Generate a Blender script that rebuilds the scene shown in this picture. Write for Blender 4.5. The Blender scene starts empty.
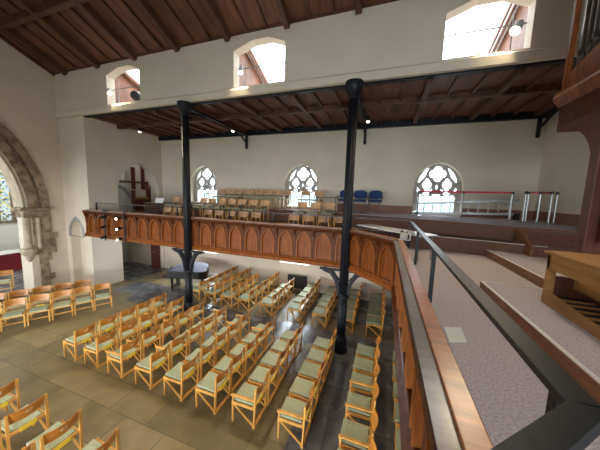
import bpy, math, random
from mathutils import Vector, Matrix

# ------------------------------------------------------------------ camera, sky, lights, exposure
S = bpy.context.scene
COL = S.collection
YAW, PITCH, ROLL, FPX = .33298, .117175, .03172, 242.6
fw = Vector((-math.sin(YAW) * math.cos(PITCH), math.cos(YAW) * math.cos(PITCH), -math.sin(PITCH)))
rt = Vector((math.cos(YAW), math.sin(YAW), 0))
up = rt.cross(fw)
r2 = math.cos(ROLL) * rt + math.sin(ROLL) * up
u2 = -math.sin(ROLL) * rt + math.cos(ROLL) * up
cd = bpy.data.cameras.new('camera')
cam = bpy.data.objects.new('camera', cd)
COL.objects.link(cam)
cam.matrix_world = Matrix(((r2.x, u2.x, -fw.x, 0), (r2.y, u2.y, -fw.y, 0), (r2.z, u2.z, -fw.z, 0), (0, 0, 0, 1)))
cd.sensor_width = 36
cd.lens = FPX / 600 * 36
cd.clip_start = .03
S.camera = cam

S.view_settings.view_transform = 'Standard'
S.view_settings.look = 'None'
S.view_settings.gamma = 1
S.view_settings.use_curve_mapping = False
S.view_settings.exposure = 0.0

W = bpy.data.worlds.new('sky')
S.world = W
W.use_nodes = True
bg = W.node_tree.nodes['Background']
tcw = W.node_tree.nodes.new('ShaderNodeTexCoord')
spw = W.node_tree.nodes.new('ShaderNodeSeparateXYZ')
crw = W.node_tree.nodes.new('ShaderNodeValToRGB')      # ground haze below the horizon, overcast sky above
W.node_tree.links.new(tcw.outputs['Generated'], spw.inputs[0])
W.node_tree.links.new(spw.outputs['Z'], crw.inputs[0])
crw.color_ramp.elements[0].position, crw.color_ramp.elements[0].color = 0, (.30, .42, .46, 1)
crw.color_ramp.elements[1].position, crw.color_ramp.elements[1].color = .04, (.86, .93, 1, 1)
W.node_tree.links.new(crw.outputs[0], bg.inputs[0])
bg.inputs[1].default_value = 6.5


def area(name, loc, rot, sx, sy, power, col=(1, .97, .92)):
    l = bpy.data.lights.new(name, 'AREA')
    l.shape = 'RECTANGLE'
    l.size, l.size_y, l.energy, l.color = sx, sy, power, col
    o = bpy.data.objects.new(name, l)
    o.location, o.rotation_euler = loc, rot
    COL.objects.link(o)
    return o


P2 = math.pi / 2
for x in (-8.9, -3.59, 1.82):                      # daylight outside the three traceried windows
    area('window_daylight', (x, 11.2, .6), (-P2, 0, 0), 1.7, 2.2, 60, (.92, .97, 1))
for x in (-9.35, -3.76, 1.83):                     # daylight above the rooflights
    area('rooflight_daylight', (x, 8.9, 5.3), (math.radians(-20), 0, 0), 1.6, 2.6, 40, (.92, .97, 1))
for x in (-8.8, -3.78):                            # daylight outside the two low windows under the gallery
    area('low_window_daylight', (x, 11.0, -2.35), (-P2, 0, 0), 1.4, 1.0, 300, (.86, .93, 1))
for x in (-10.5, -6.5, -2.5):                      # added fill standing for assumed south windows, unseen behind the viewer
    area('south_fill', (x, -4.62, -2.8), (P2, 0, 0), 2.6, 1.7, 330, (.92, .96, 1))
area('south_gallery_fill', (2.25, -4.62, 1.2), (P2, 0, 0), 3.2, 2.4, 210, (.88, .94, 1))  # added cool fill for the carpet, through an assumed unseen window
area('chancel_fill', (-17.5, 2.6, 2.5), (P2, 0, 0), 3, 3, 120)  # added area fill inside the chancel, no window stands here
area('transept_area_light', (-13.2, 10.2, 2.2), (math.radians(-25), 0, 0), 1.6, 1.0, 22, (.86, .93, 1))  # area lamp under the transept ceiling, no window built beside it

# ------------------------------------------------------------------ materials
H = -4.3
MATS = {}


def mat(name, col, rough=.6, metal=0, emit=None, estr=0, noise=None, bump=0, spec=.5):
    m = bpy.data.materials.new(name)
    m.use_nodes = True
    nt = m.node_tree
    b = nt.nodes['Principled BSDF']
    b.inputs['Base Color'].default_value = (*col, 1)
    b.inputs['Roughness'].default_value = rough
    b.inputs['Metallic'].default_value = metal
    b.inputs['Specular IOR Level'].default_value = spec
    if emit:
        b.inputs['Emission Color'].default_value = (*emit, 1)
        b.inputs['Emission Strength'].default_value = estr
    if noise:
        sc, lo, hi, stretch = noise
        tc = nt.nodes.new('ShaderNodeTexCoord')
        mp = nt.nodes.new('ShaderNodeMapping')
        mp.inputs['Scale'].default_value = stretch
        n = nt.nodes.new('ShaderNodeTexNoise')
        n.inputs['Scale'].default_value = sc
        n.inputs['Detail'].default_value = 4
        cr = nt.nodes.new('ShaderNodeValToRGB')
        cr.color_ramp.elements[0].position = .3
        cr.color_ramp.elements[1].position = .7
        cr.color_ramp.elements[0].color = (*[c * lo for c in col], 1)
        cr.color_ramp.elements[1].color = (*[min(1, c * hi) for c in col], 1)
        nt.links.new(tc.outputs['Object'], mp.inputs[0])
        nt.links.new(mp.outputs[0], n.inputs['Vector'])
        nt.links.new(n.outputs['Fac'], cr.inputs[0])
        nt.links.new(cr.outputs[0], b.inputs['Base Color'])
        if bump:
            bp = nt.nodes.new('ShaderNodeBump')
            bp.inputs['Strength'].default_value = bump
            bp.inputs['Distance'].default_value = .02
            nt.links.new(n.outputs['Fac'], bp.inputs['Height'])
            nt.links.new(bp.outputs[0], b.inputs['Normal'])
    MATS[name] = m
    return m


mat('plaster', (.72, .635, .51), .9, noise=(1.3, .95, 1.03, (1, 1, 1)), bump=.15)
mat('plaster_white', (.80, .78, .71), .9, noise=(1.5, .96, 1.03, (1, 1, 1)), bump=.1)
mat('roof_wood', (.150, .058, .030), .65, noise=(3, .55, 1.5, (2.5, .35, .35)), bump=.1)
mat('roof_beam', (.105, .042, .022), .6, noise=(3, .6, 1.4, (1, 1, 1)))
mat('oak', (.22, .060, .009), .5, spec=.22, noise=(6, .6, 1.35, (3, 3, .4)), bump=.08)
mat('oak_light', (.27, .085, .017), .5, spec=.25, noise=(6, .7, 1.3, (3, 3, .4)))
mat('oak_dark', (.095, .026, .005), .5, spec=.22, noise=(6, .6, 1.35, (3, 3, .4)))
mat('oak_red', (.13, .036, .020), .5, noise=(6, .7, 1.3, (3, 3, .5)))
mat('cap_worn', (.40, .16, .075), .3, noise=(7, .7, 1.35, (3, .25, 1)), bump=.05)
mat('cap_edge', (.23, .20, .18), .25, noise=(14, .88, 1.1, (2, .4, 1)), bump=.05)
mat('chair_wood', (.72, .39, .095), .38, noise=(7, .8, 1.2, (1, 1, .4)))
mat('chair_back', (.52, .21, .035), .33, noise=(7, .75, 1.25, (1, .5, 2)))
mat('chair_back_pale', (.66, .38, .19), .4, noise=(7, .8, 1.2, (1, .5, 2)))
mat('seat_green', (.42, .48, .33), .85, noise=(25, .85, 1.12, (1, 1, 1)))
mat('yellow', (.86, .66, .05), .5)
mat('paint_mark', (.72, .62, .45), .6)
mat('iron', (.008, .010, .015), .5, spec=.3)
mat('rail_black', (.014, .018, .021), .42, noise=(30, .7, 1.4, (1, .2, 1)), spec=.35)
mat('rail_gloss', (.02, .024, .028), .3, spec=.5)
mat('carpet', (.42, .375, .40), .95, noise=(60, .72, 1.3, (1, 1, 1)), bump=.25)
mat('carpet_riser', (.17, .088, .06), .9, noise=(50, .75, 1.25, (1, 1, 1)))
mat('nosing', (.72, .70, .66), .35, metal=.3)
mat('riser_wood', (.29, .125, .05), .45, noise=(5, .65, 1.3, (.4, .4, 4)))
mat('console_wood', (.42, .215, .065), .4, noise=(6, .8, 1.2, (3, .4, 3)))
mat('stone', (.33, .25, .165), .9, noise=(5, .45, 1.4, (1, 1, 1)), bump=.5)
mat('stone_pale', (.52, .44, .32), .9, noise=(4, .75, 1.2, (1, 1, 1)), bump=.3)
mat('stone_dark', (.20, .145, .10), .9, noise=(6, .6, 1.5, (1, 1, 1)), bump=.5)
mat('stone_grey', (.40, .39, .37), .9, noise=(5, .8, 1.2, (1, 1, 1)))
mat('tracery', (.42, .39, .35), .85, noise=(6, .8, 1.2, (1, 1, 1)))
mat('steel', (.27, .27, .26), .3, metal=.9)
mat('aluminium', (.42, .45, .46), .4, metal=.7)
mat('red_belt', (.62, .03, .05), .6)
mat('blue_fabric', (.012, .045, .15), .8, noise=(40, .8, 1.2, (1, 1, 1)))
mat('black_plastic', (.012, .012, .013), .45)
mat('black_lacquer', (.006, .006, .008), .18)
mat('blue_cover', (.085, .09, .14), .75)
mat('white_paint', (.80, .80, .79), .4)
mat('grey_top', (.60, .61, .60), .3)
mat('paper', (.62, .66, .62), .8)
mat('white_cloth', (.80, .78, .75), .9)
mat('red_cloth', (.20, .012, .018), .85)
mat('red_door', (.11, .016, .014), .5)
mat('roof_frame', (.24, .10, .052), .55, noise=(4, .7, 1.2, (1, 1, 1)))
mat('dado', (.24, .10, .055), .5, noise=(4, .8, 1.2, (1, 1, 1)))
mat('pipe', (.16, .14, .125), .3, metal=.8)
mat('beige_metal', (.45, .40, .33), .5)
mat('lamp_glow', (1, .9, .7), .5, emit=(1, .80, .50), estr=18)
mat('lamp_white', (1, .95, .85), .5, emit=(1, .90, .72), estr=8)


def glass():
    m = bpy.data.materials.new('clear_glass')
    m.use_nodes = True
    nt = m.node_tree
    nt.nodes.clear()
    o = nt.nodes.new('ShaderNodeOutputMaterial')
    t = nt.nodes.new('ShaderNodeBsdfTransparent')
    g = nt.nodes.new('ShaderNodeBsdfGlossy')
    g.inputs['Roughness'].default_value = .1
    x = nt.nodes.new('ShaderNodeMixShader')
    x.inputs[0].default_value = .06
    t.inputs[0].default_value = (.95, .98, 1, 1)
    nt.links.new(t.outputs[0], x.inputs[1])
    nt.links.new(g.outputs[0], x.inputs[2])
    nt.links.new(x.outputs[0], o.inputs[0])
    MATS['glass'] = m


glass()


def stained():
    m = bpy.data.materials.new('stained_glass')
    m.use_nodes = True
    nt = m.node_tree
    b = nt.nodes['Principled BSDF']
    tc = nt.nodes.new('ShaderNodeTexCoord')
    v = nt.nodes.new('ShaderNodeTexVoronoi')
    v.inputs['Scale'].default_value = 11
    cr = nt.nodes.new('ShaderNodeValToRGB')
    els = cr.color_ramp.elements
    els[0].position, els[0].color = 0, (.55, .66, .72, 1)
    els[1].position, els[1].color = .35, (.20, .38, .62, 1)
    for p, c in ((.5, (.75, .62, .22, 1)), (.62, (.55, .60, .62, 1)), (.78, (.35, .42, .25, 1)), (.9, (.12, .10, .09, 1))):
        e = els.new(p)
        e.color = c
    cr.color_ramp.interpolation = 'CONSTANT'
    sp = nt.nodes.new('ShaderNodeSeparateColor')
    nt.links.new(tc.outputs['Object'], v.inputs['Vector'])
    nt.links.new(v.outputs['Color'], sp.inputs[0])
    nt.links.new(sp.outputs[0], cr.inputs[0])
    nt.links.new(cr.outputs[0], b.inputs['Base Color'])
    nt.links.new(cr.outputs[0], b.inputs['Emission Color'])
    b.inputs['Emission Strength'].default_value = .55  # glow put into the glass in place of daylight behind it
    MATS['stained'] = m


stained()


def floor_material():
    """flagstones: warm buff slabs, with bands of dark slate (aisle by the iron columns, cross aisle, under the gallery)"""
    m = bpy.data.materials.new('flagstone')
    m.use_nodes = True
    nt = m.node_tree
    N, L = nt.nodes, nt.links
    b = N['Principled BSDF']
    tc = N.new('ShaderNodeTexCoord')
    sep = N.new('ShaderNodeSeparateXYZ')
    L.new(tc.outputs['Object'], sep.inputs[0])

    def brick(w, h, c1, c2, mort):
        t = N.new('ShaderNodeTexBrick')
        t.inputs['Scale'].default_value = 1
        t.inputs['Brick Width'].default_value = w
        t.inputs['Row Height'].default_value = h
        t.inputs['Mortar Size'].default_value = .008
        t.inputs['Mortar Smooth'].default_value = .2
        t.inputs['Bias'].default_value = 0
        t.inputs['Color1'].default_value = (*c1, 1)
        t.inputs['Color2'].default_value = (*c2, 1)
        t.inputs['Mortar'].default_value = (*mort, 1)
        t.squash = .7
        t.squash_frequency = 3
        L.new(tc.outputs['Object'], t.inputs['Vector'])
        return t

    warm = brick(.98, .58, (.285, .235, .125), (.17, .14, .077), (.115, .095, .055))
    slate = brick(1.5, .85, (.21, .22, .235), (.135, .145, .16), (.07, .07, .07))
    n = N.new('ShaderNodeTexNoise')
    n.inputs['Scale'].default_value = 2.3
    n.inputs['Detail'].default_value = 6
    L.new(tc.outputs['Object'], n.inputs['Vector'])

    def op(o, a, c):
        k = N.new('ShaderNodeMath')
        k.operation = o
        for i, q in enumerate((a, c)):
            if isinstance(q, (int, float)):
                k.inputs[i].default_value = q
            else:
                L.new(q, k.inputs[i])
        return k.outputs[0]

    def band(ax, lo, hi):
        return op('MULTIPLY', op('GREATER_THAN', sep.outputs[ax], lo), op('LESS_THAN', sep.outputs[ax], hi))

    def rect(x0, x1, y0, y1):
        return op('MULTIPLY', band(0, x0, x1), band(1, y0, y1))

    mask = rect(-1.35, 4, 3.7, 6.4)
    for q in (rect(-9.6, 4, 6.45, 7.35), rect(-3.2, 4, 8.2, 10.3), rect(-20, -13.9, 3, 12), rect(-14.6, -11.2, 8.0, 11), rect(-10.9, -7.4, 6.9, 8.2), rect(-1.35, -.35, 2.4, 3.7)):
        mask = op('MAXIMUM', mask, q)
    mx = N.new('ShaderNodeMix')
    mx.data_type = 'RGBA'
    L.new(mask, mx.inputs[0])
    L.new(warm.outputs[0], mx.inputs[6])
    L.new(slate.outputs[0], mx.inputs[7])
    m2 = N.new('ShaderNodeMix')
    m2.data_type = 'RGBA'
    m2.blend_type = 'MULTIPLY'
    m2.inputs[0].default_value = .55
    cr = N.new('ShaderNodeValToRGB')
    cr.color_ramp.elements[0].position = .3
    cr.color_ramp.elements[0].color = (.50, .48, .45, 1)
    cr.color_ramp.elements[1].position = .7
    cr.color_ramp.elements[1].color = (1.3, 1.28, 1.22, 1)
    L.new(n.outputs['Fac'], cr.inputs[0])
    L.new(mx.outputs[2], m2.inputs[6])
    L.new(cr.outputs[0], m2.inputs[7])
    L.new(m2.outputs[2], b.inputs['Base Color'])
    rr = op('MULTIPLY_ADD', n.outputs['Fac'], .1)
    rr.node.inputs[2].default_value = .36
    rr = op('SUBTRACT', rr, op('MULTIPLY', mask, .14))
    L.new(rr, b.inputs['Roughness'])
    bp = N.new('ShaderNodeBump')
    bp.inputs['Strength'].default_value = .06
    bp.inputs['Distance'].default_value = .02
    L.new(n.outputs['Fac'], bp.inputs['Height'])
    L.new(bp.outputs[0], b.inputs['Normal'])
    MATS['flagstone'] = m


floor_material()

# ------------------------------------------------------------------ mesh helpers


class MB:
    def __init__(s):
        s.v, s.f = [], []

    def add(s, vs, fs):
        k = len(s.v)
        s.v += [tuple(v) for v in vs]
        s.f += [tuple(i + k for i in f) for f in fs]
        return s

    def box(s, x0, x1, y0, y1, z0, z1):
        x0, x1 = sorted((x0, x1))
        y0, y1 = sorted((y0, y1))
        z0, z1 = sorted((z0, z1))
        return s.add([(x, y, z) for z in (z0, z1) for y in (y0, y1) for x in (x0, x1)],
                     [(0, 2, 3, 1), (4, 5, 7, 6), (0, 1, 5, 4), (2, 6, 7, 3), (0, 4, 6, 2), (1, 3, 7, 5)])

    def bar(s, a, b, w, h, upv=(0, 0, 1)):
        """box from a to b, w wide, h high"""
        a, b = Vector(a), Vector(b)
        d = (b - a).normalized()
        u = Vector(upv)
        if abs(d.dot(u)) > .98:
            u = Vector((0, 1, 0))
        sx = d.cross(u).normalized()
        uz = sx.cross(d)
        vs = [p + sx * (i * w / 2) + uz * (j * h / 2) for p in (a, b) for (i, j) in ((-1, -1), (1, -1), (1, 1), (-1, 1))]
        return s.add(vs, [(0, 1, 2, 3), (7, 6, 5, 4), (0, 4, 5, 1), (1, 5, 6, 2), (2, 6, 7, 3), (3, 7, 4, 0)])

    def tube(s, a, b, r, n=10, r2=None):
        a, b = Vector(a), Vector(b)
        r2 = r if r2 is None else r2
        d = (b - a).normalized()
        u = Vector((0, 0, 1)) if abs(d.z) < .9 else Vector((1, 0, 0))
        x = d.cross(u).normalized()
        y = d.cross(x)
        vs = []
        for p, q in ((a, r), (b, r2)):
            vs += [p + (x * math.cos(2 * math.pi * i / n) + y * math.sin(2 * math.pi * i / n)) * q for i in range(n)]
        fs = [(i, (i + 1) % n, n + (i + 1) % n, n + i) for i in range(n)] + [tuple(range(n - 1, -1, -1)), tuple(range(n, 2 * n))]
        return s.add(vs, fs)

    def lathe(s, c, prof, n=16, lobes=0, depth=0):
        """profile [(r, z)] turned about the vertical through c; optional fluting"""
        vs, fs = [], []
        for r, z in prof:
            for i in range(n):
                t = 2 * math.pi * i / n
                q = r * (1 - depth * (.5 - .5 * math.cos(lobes * t))) if lobes else r
                vs.append((c[0] + q * math.cos(t), c[1] + q * math.sin(t), c[2] + z))
        m = len(prof)
        for k in range(m - 1):
            fs += [(k * n + i, k * n + (i + 1) % n, (k + 1) * n + (i + 1) % n, (k + 1) * n + i) for i in range(n)]
        fs += [tuple(range(n - 1, -1, -1)), tuple((m - 1) * n + i for i in range(n))]
        return s.add(vs, fs)

    def prism(s, poly, ext, frame):
        """poly [(u, v)] in the plane of frame(u, v, w), extruded w over ext"""
        n = len(poly)
        vs = [frame(u, v, w) for w in ext for u, v in poly]
        fs = [tuple(range(n - 1, -1, -1)), tuple(range(n, 2 * n))] + [(i, (i + 1) % n, n + (i + 1) % n, n + i) for i in range(n)]
        return s.add(vs, fs)

    def sweep(s, pts, w, h, frame, closed=False):
        """rectangular moulding along a 2d polyline (u, v): w in the plane, h over depth"""
        n = len(pts)
        rings = []
        for i, (u, v) in enumerate(pts):
            a = pts[max(0, i - 1)]
            b = pts[min(n - 1, i + 1)]
            dx, dy = b[0] - a[0], b[1] - a[1]
            l = math.hypot(dx, dy) or 1
            nx, ny = -dy / l, dx / l
            rings.append([(u + nx * w / 2, v + ny * w / 2, 0), (u - nx * w / 2, v - ny * w / 2, 0),
                          (u - nx * w / 2, v - ny * w / 2, h), (u + nx * w / 2, v + ny * w / 2, h)])
        vs = [frame(*p) for r in rings for p in r]
        fs = []
        for i in range(n - 1):
            for k in range(4):
                fs.append((i * 4 + k, i * 4 + (k + 1) % 4, i * 4 + 4 + (k + 1) % 4, i * 4 + 4 + k))
        fs += [(3, 2, 1, 0), tuple(4 * (n - 1) + k for k in range(4))]
        return s.add(vs, fs)

    def xf(s, m):
        s.v = [tuple(m @ Vector(v)) for v in s.v]
        return s

    def build(s, name, material, parent=None, smooth=False, bevel=0):
        me = bpy.data.meshes.new(name)
        me.from_pydata(s.v, [], s.f)
        me.validate()
        import bmesh
        bm = bmesh.new()
        bm.from_mesh(me)
        bmesh.ops.recalc_face_normals(bm, faces=bm.faces)
        bm.to_mesh(me)
        bm.free()
        me.materials.append(MATS[material])
        if smooth:
            for p in me.polygons:
                p.use_smooth = True
        return link(name, me, parent, bevel)


def link(name, me, parent=None, bevel=0):
    o = bpy.data.objects.new(name, me)
    COL.objects.link(o)
    if parent:
        o.parent = parent
    if bevel:
        b = o.modifiers.new('bevel', 'BEVEL')
        b.width = bevel
        b.segments = 2
        b.limit_method = 'ANGLE'
    return o


def tag(o, label=None, cat=None, group=None, kind=None):
    for k, v in (('label', label), ('category', cat), ('group', group), ('kind', kind)):
        if v:
            o[k] = v
    return o


def thing(name, label, cat, loc=(0, 0, 0), rz=0, group=None):
    o = bpy.data.objects.new(name, None)
    COL.objects.link(o)
    o.empty_display_size = .1
    o.location = loc
    o.rotation_euler = (0, 0, rz)
    return tag(o, label, cat, group)


def kids(o):
    return [c for c in bpy.data.objects if c.parent == o]


def dup(o, parent=None):
    c = o.copy()
    COL.objects.link(c)
    c.parent = parent
    for ch in o.children:
        dup(ch, c)
    return c


def plate(name, outer, holes, t, material, frame, parent=None, kind=None, smooth=False):
    """flat plate with holes, filled as a 2d curve, t thick, mapped by frame(u, v, w)"""
    cu = bpy.data.curves.new('tmp', 'CURVE')
    cu.dimensions = '2D'
    cu.fill_mode = 'BOTH'
    cu.extrude = t / 2
    for pts in [outer] + holes:
        sp = cu.splines.new('POLY')
        sp.points.add(len(pts) - 1)
        for p, q in zip(sp.points, pts):
            p.co = (q[0], q[1], 0, 1)
        sp.use_cyclic_u = True
    ob = bpy.data.objects.new('tmp', cu)
    COL.objects.link(ob)
    dg = bpy.context.evaluated_depsgraph_get()
    me = bpy.data.meshes.new_from_object(ob.evaluated_get(dg))
    bpy.data.objects.remove(ob)
    bpy.data.curves.remove(cu)
    for v in me.vertices:
        v.co = frame(v.co.x, v.co.y, v.co.z + t / 2)
    import bmesh
    bm = bmesh.new()
    bm.from_mesh(me)
    bmesh.ops.remove_doubles(bm, verts=bm.verts, dist=1e-5)
    bmesh.ops.recalc_face_normals(bm, faces=bm.faces)
    bm.to_mesh(me)
    bm.free()
    me.materials.clear()
    me.materials.append(MATS[material])
    for p in me.polygons:
        p.use_smooth = False
    me.name = name
    o = link(name, me, parent)
    if kind:
        o['kind'] = kind
    return o


def arch(cx, a, v0, vs, rise, n=10):
    """outline of an opening with a pointed head: half width a, from v0 up to the springing vs, apex vs + rise"""
    R = (a * a + rise * rise) / (2 * a)
    e = math.atan2(rise, R - a) if R > a else math.asin(min(1, rise / R))
    right = []
    for i in range(n + 1):
        t = e * i / n
        right.append((cx + a - R + R * math.cos(t), vs + R * math.sin(t)))
    left = [(2 * cx - u, v) for u, v in reversed(right[:-1])]
    return [(cx - a, v0), (cx + a, v0)] + right + left


def rect(u0, u1, v0, v1):
    return [(u0, v0), (u1, v0), (u1, v1), (u0, v1)]


def fXZ(y, s=1):
    return lambda u, v, w: (u, y + s * w, v)


def fYZ(x, s=1):
    return lambda u, v, w: (x + s * w, u, v)


def struct(name, mb, m, parent=None, **k):
    o = mb.build(name, m, parent, **k)
    if not parent:
        o['kind'] = 'structure'
    return o


ORD = ['first', 'second', 'third', 'fourth', 'fifth', 'sixth', 'seventh', 'eighth', 'ninth', 'tenth', 'eleventh', 'twelfth', 'thirteenth']
rnd = random.Random(7)

# ------------------------------------------------------------------ setting: floors and walls
XE, YC, YF, XW = -13.35, 6.7, 10.3, 4.75
PIER = -11.68
struct('floor', MB().box(-21.2, XW + .3, -4.6, 11.2, H - .2, H), 'flagstone')

# clerestory wall with its three clipped-head openings
CL = ((-10.2, -8.5, 4.28, 4.47), (-4.6, -2.92, 4.27, 4.47), (1.02, 2.63, 4.2, 4.42))
holes = [[(a, 3.23), (b, 3.23), (b, s), (b - .5, t), (a + .62, t), (a, s)] for a, b, s, t in CL]
wn = plate('wall_north', rect(XE - .3, XW + .3, 2.953, 4.95), holes, .30, 'plaster', fXZ(YC), kind='structure')
struct('trim_1', MB().prism([(YC, 2.93), (YC - .11, 2.93), (YC - .11, 3.13), (YC, 3.2)], (XE, XW), lambda u, v, w: (w, u, v)), 'plaster')
# pier between the chancel arch and the aisle, with a lancet niche
plate('wall_pier', rect(XE, PIER, H, 2.95), [arch(-12.62, .44, H + .001, -1.97, .68)], .35, 'plaster', fXZ(YC), kind='structure')
struct('wall_pier', MB().box(XE, PIER, YC + .351, YC + .5, H, 2.95), 'plaster')
plate('trim_2', arch(-12.62, .53, -2.05, -1.97, .80), [arch(-12.62, .44, -2.04, -1.97, .68)], .06, 'stone_grey', fXZ(YC - .03), kind='structure')
# aisle's east wall with the upper arched opening and the lower doorway
plate('wall_east', [(YC + .5, H), (7.95, H), (7.95, -1.95), (10.22, -1.95), (10.22, H), (10.4, H), (10.4, 2.95), (YC + .5, 2.95)],
      [arch(8.98, 1.08, -1.5, -.05, 1.45)], .3, 'plaster', fYZ(PIER, -1), kind='structure')
# chancel wall with the great arch
AC, AZ, RO, RI = 1.35, -.78, 4.82, 4.13


def arc(r, n=24, cy=AC):
    """northern half of the pointed chancel arch (axis y = 3.05): from the springing to the apex"""
    t1 = math.acos((3.05 - cy) / r)
    return [(cy + r * math.cos(t1 * i / n), AZ + r * math.sin(t1 * i / n)) for i in range(n + 1)]


def both(r):
    a = arc(r)
    return a + [(6.1 - y, z) for y, z in reversed(a[:-1])]


op = [(6.1 - 5.5, H), (5.5, H), (5.5, AZ)] + both(RI + .02) + [(6.1 - 5.5, AZ)]
plate('wall_chancel', [(-.6, H - .001), (YC + .2, H - .001), (YC + .2, 4.75), (3.05, 6.4), (-.6, 4.75)], [[(y, max(z, H)) for y, z in op]], .75, 'plaster', fYZ(XE, -1), kind='structure')
# arch mouldings: two orders of stone with a dark strip painted for the shaded groove between, and a pale soffit
ar = thing('chancel_arch', 'carved stone moulded arch on the end wall of the nave', 'arch')


def fa(u, v, w):
    return (XE + .02 + w, u, v)


def mid(r):
    return both(r)


MB().sweep(mid(4.68), .26, .07, fa).build('outer_moulding', 'stone', ar)
MB().sweep(mid(4.49), .10, .035, fa).build('groove_strip', 'stone_dark', ar)
MB().sweep(mid(4.30), .30, .055, fa).build('inner_moulding', 'stone', ar)
MB().sweep(mid(4.10), .07, .69, lambda u, v, w: (XE - .73 + w, u, v)).build('soffit_lining', 'stone_pale', ar)
for sgn in (1, -1):
    def m(y):
        return 3.05 + sgn * (y - 3.05)
    b = MB()
    b.box(XE - .5, XE + .17, m(5.24), m(6.2), AZ - .13, AZ)
    b.box(XE - .5, XE + .10, m(5.36), m(6.18), AZ - .40, AZ - .13)
    b.build('impost', 'stone', ar, bevel=.03)
    MB().lathe((XE - .05, m(5.46), 0), [(.11, -2.42), (.15, -2.4), (.15, -2.3), (.115, -2.26), (.11, -1.1), (.13, -1.06), (.14, -.98), (.2, -.86), (.21, -.78)], 14).build('shaft', 'stone_pale', ar, smooth=False)
    MB().lathe((XE + .02, m(5.78), 0), [(.07, -2.5), (.07, -1.2)], 12).build('slender_shaft', 'stone_pale', ar)
    b = MB().lathe((XE - .05, m(5.46), 0), [(.02, -2.98), (.08, -2.9), (.14, -2.72), (.22, -2.62), (.26, -2.5), (.26, -2.42)], 14)
    b.build('corbel', 'stone_pale', ar)
    b = MB()
    zs = [(-1.18, 6.16), (-1.55, 6.20), (-1.85, 6.2), (-2.1, 6.38), (-2.32, 6.30), (-2.72, 6.3), (-3.02, 6.12), (-3.35, 6.0), (-3.6, 6.02), (-3.85, 6.18), (-4.1, 6.0)]
    z0 = AZ - .4
    for z, y in zs:
        b.box(XE, XE + .035, m(5.62 if z > -2.8 else 5.72), m(y), z, z0)
        z0 = z
    b.build('quoin_stones', 'stone', ar)

# far wall of the aisle with three traceried windows
WX = (-8.90, -3.59, 1.82)
zsill = -.46
plate('wall_far', rect(-15, XW + .3, H, 2.95), [arch(x, .82, zsill, .45, .95) for x in WX] + [rect(-9.55, -8.05, -3.12, -2.1), rect(-4.5, -3.05, -3.12, -2.1)], .5, 'plaster', fXZ(YF), kind='structure')


def quatre(cx, cy, rx, ry, n=40):
    return [(cx + rx * (.72 + .28 * abs(math.cos(2 * t)) ** .8 * 1.0) * math.cos(t), cy + ry * (.72 + .28 * abs(math.cos(2 * t)) ** .8) * math.sin(t))
            for t in (2 * math.pi * i / n for i in range(n))]


def trefoil_light(cx, a, v0, v1):
    pts = [(cx - a, v0), (cx + a, v0), (cx + a, v1)]
    for (px, py, r, t0, t1) in ((cx + a * .52, v1 + .03, a * .5, -10, 150), (cx, v1 + .17, a * .42, -30, 210), (cx - a * .52, v1 + .03, a * .5, 30, 190)):
        pts += [(px + r * math.cos(math.radians(t0 + (t1 - t0) * i / 7)), py + r * math.sin(math.radians(t0 + (t1 - t0) * i / 7))) for i in range(8)]
    pts.append((cx - a, v1))
    return pts


for k, x in enumerate(WX):
    w = thing('window_%d' % (k + 1), None, None)
    w['kind'] = 'structure'
    z = zsill
    hs = [trefoil_light(x - .345, .29, z + .05, z + .52), trefoil_light(x + .345, .29, z + .05, z + .52),
          quatre(x, z + 1.47, .29, .29), quatre(x - .34, z + 1.06, .165, .24), quatre(x + .34, z + 1.06, .165, .24),
          [(x, z + .86), (x + .055, z + .97), (x, z + 1.1), (x - .055, z + .97)]]
    for q in (-1, 1):
        hs.append([(x + q * u, z + v) for u, v in ((.44, 1.36), (.63, 1.14), (.665, 1.16), (.62, 1.33), (.53, 1.5), (.37, 1.68), (.31, 1.7))])
        hs.append([(x + q * u, z + v) for u, v in ((.16, .80), (.27, .83), (.14, .94))])
        hs.append([(x + q * u, z + v) for u, v in ((.55, .82), (.67, .78), (.67, .98))])
    plate('window_tracery', arch(x, .815, z, z + .91, .94), hs, .14, 'tracery', fXZ(YF + .26), w)
    MB().box(x - .76, x + .76, YF + .40, YF + .41, z, z + 1.9).build('pane', 'glass', w)
    b = MB()
    for q in (-1, 1):
        for j in range(1, 4):
            b.box(x + q * .345 - .29, x + q * .345 + .29, YF + .38, YF + .395, z + j * .17, z + j * .17 + .012)
        b.box(x + q * .345 - .006, x + q * .345 + .006, YF + .38, YF + .395, z + .03, z + .75)
    b.build('glazing_bar', 'iron', w)

for k, (x0, x1) in enumerate(((-9.55, -8.05), (-4.5, -3.05))):
    w = thing('window_%d' % (k + 8), None, None)
    w['kind'] = 'structure'
    MB().prism([(YF + .001, -3.12), (YF + .34, -3.12), (YF + .34, -2.86)], (x0, x1), lambda u, v, q: (q, u, v)).build('window_sill', 'plaster_white', w)
    MB().box(x0, x1, YF + .36, YF + .37, -3.0, -2.1).build('pane', 'glass', w)
    MB().box(x0, x1, YF + .33, YF + .40, -2.90, -2.85).box((x0 + x1) / 2 - .03, (x0 + x1) / 2 + .03, YF + .33, YF + .40, -2.90, -2.1).build('window_frame', 'white_paint', w)
struct('wall_west', MB().box(XW, XW + .3, -4.6, YF + .5, H, 6.6), 'plaster')
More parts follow.
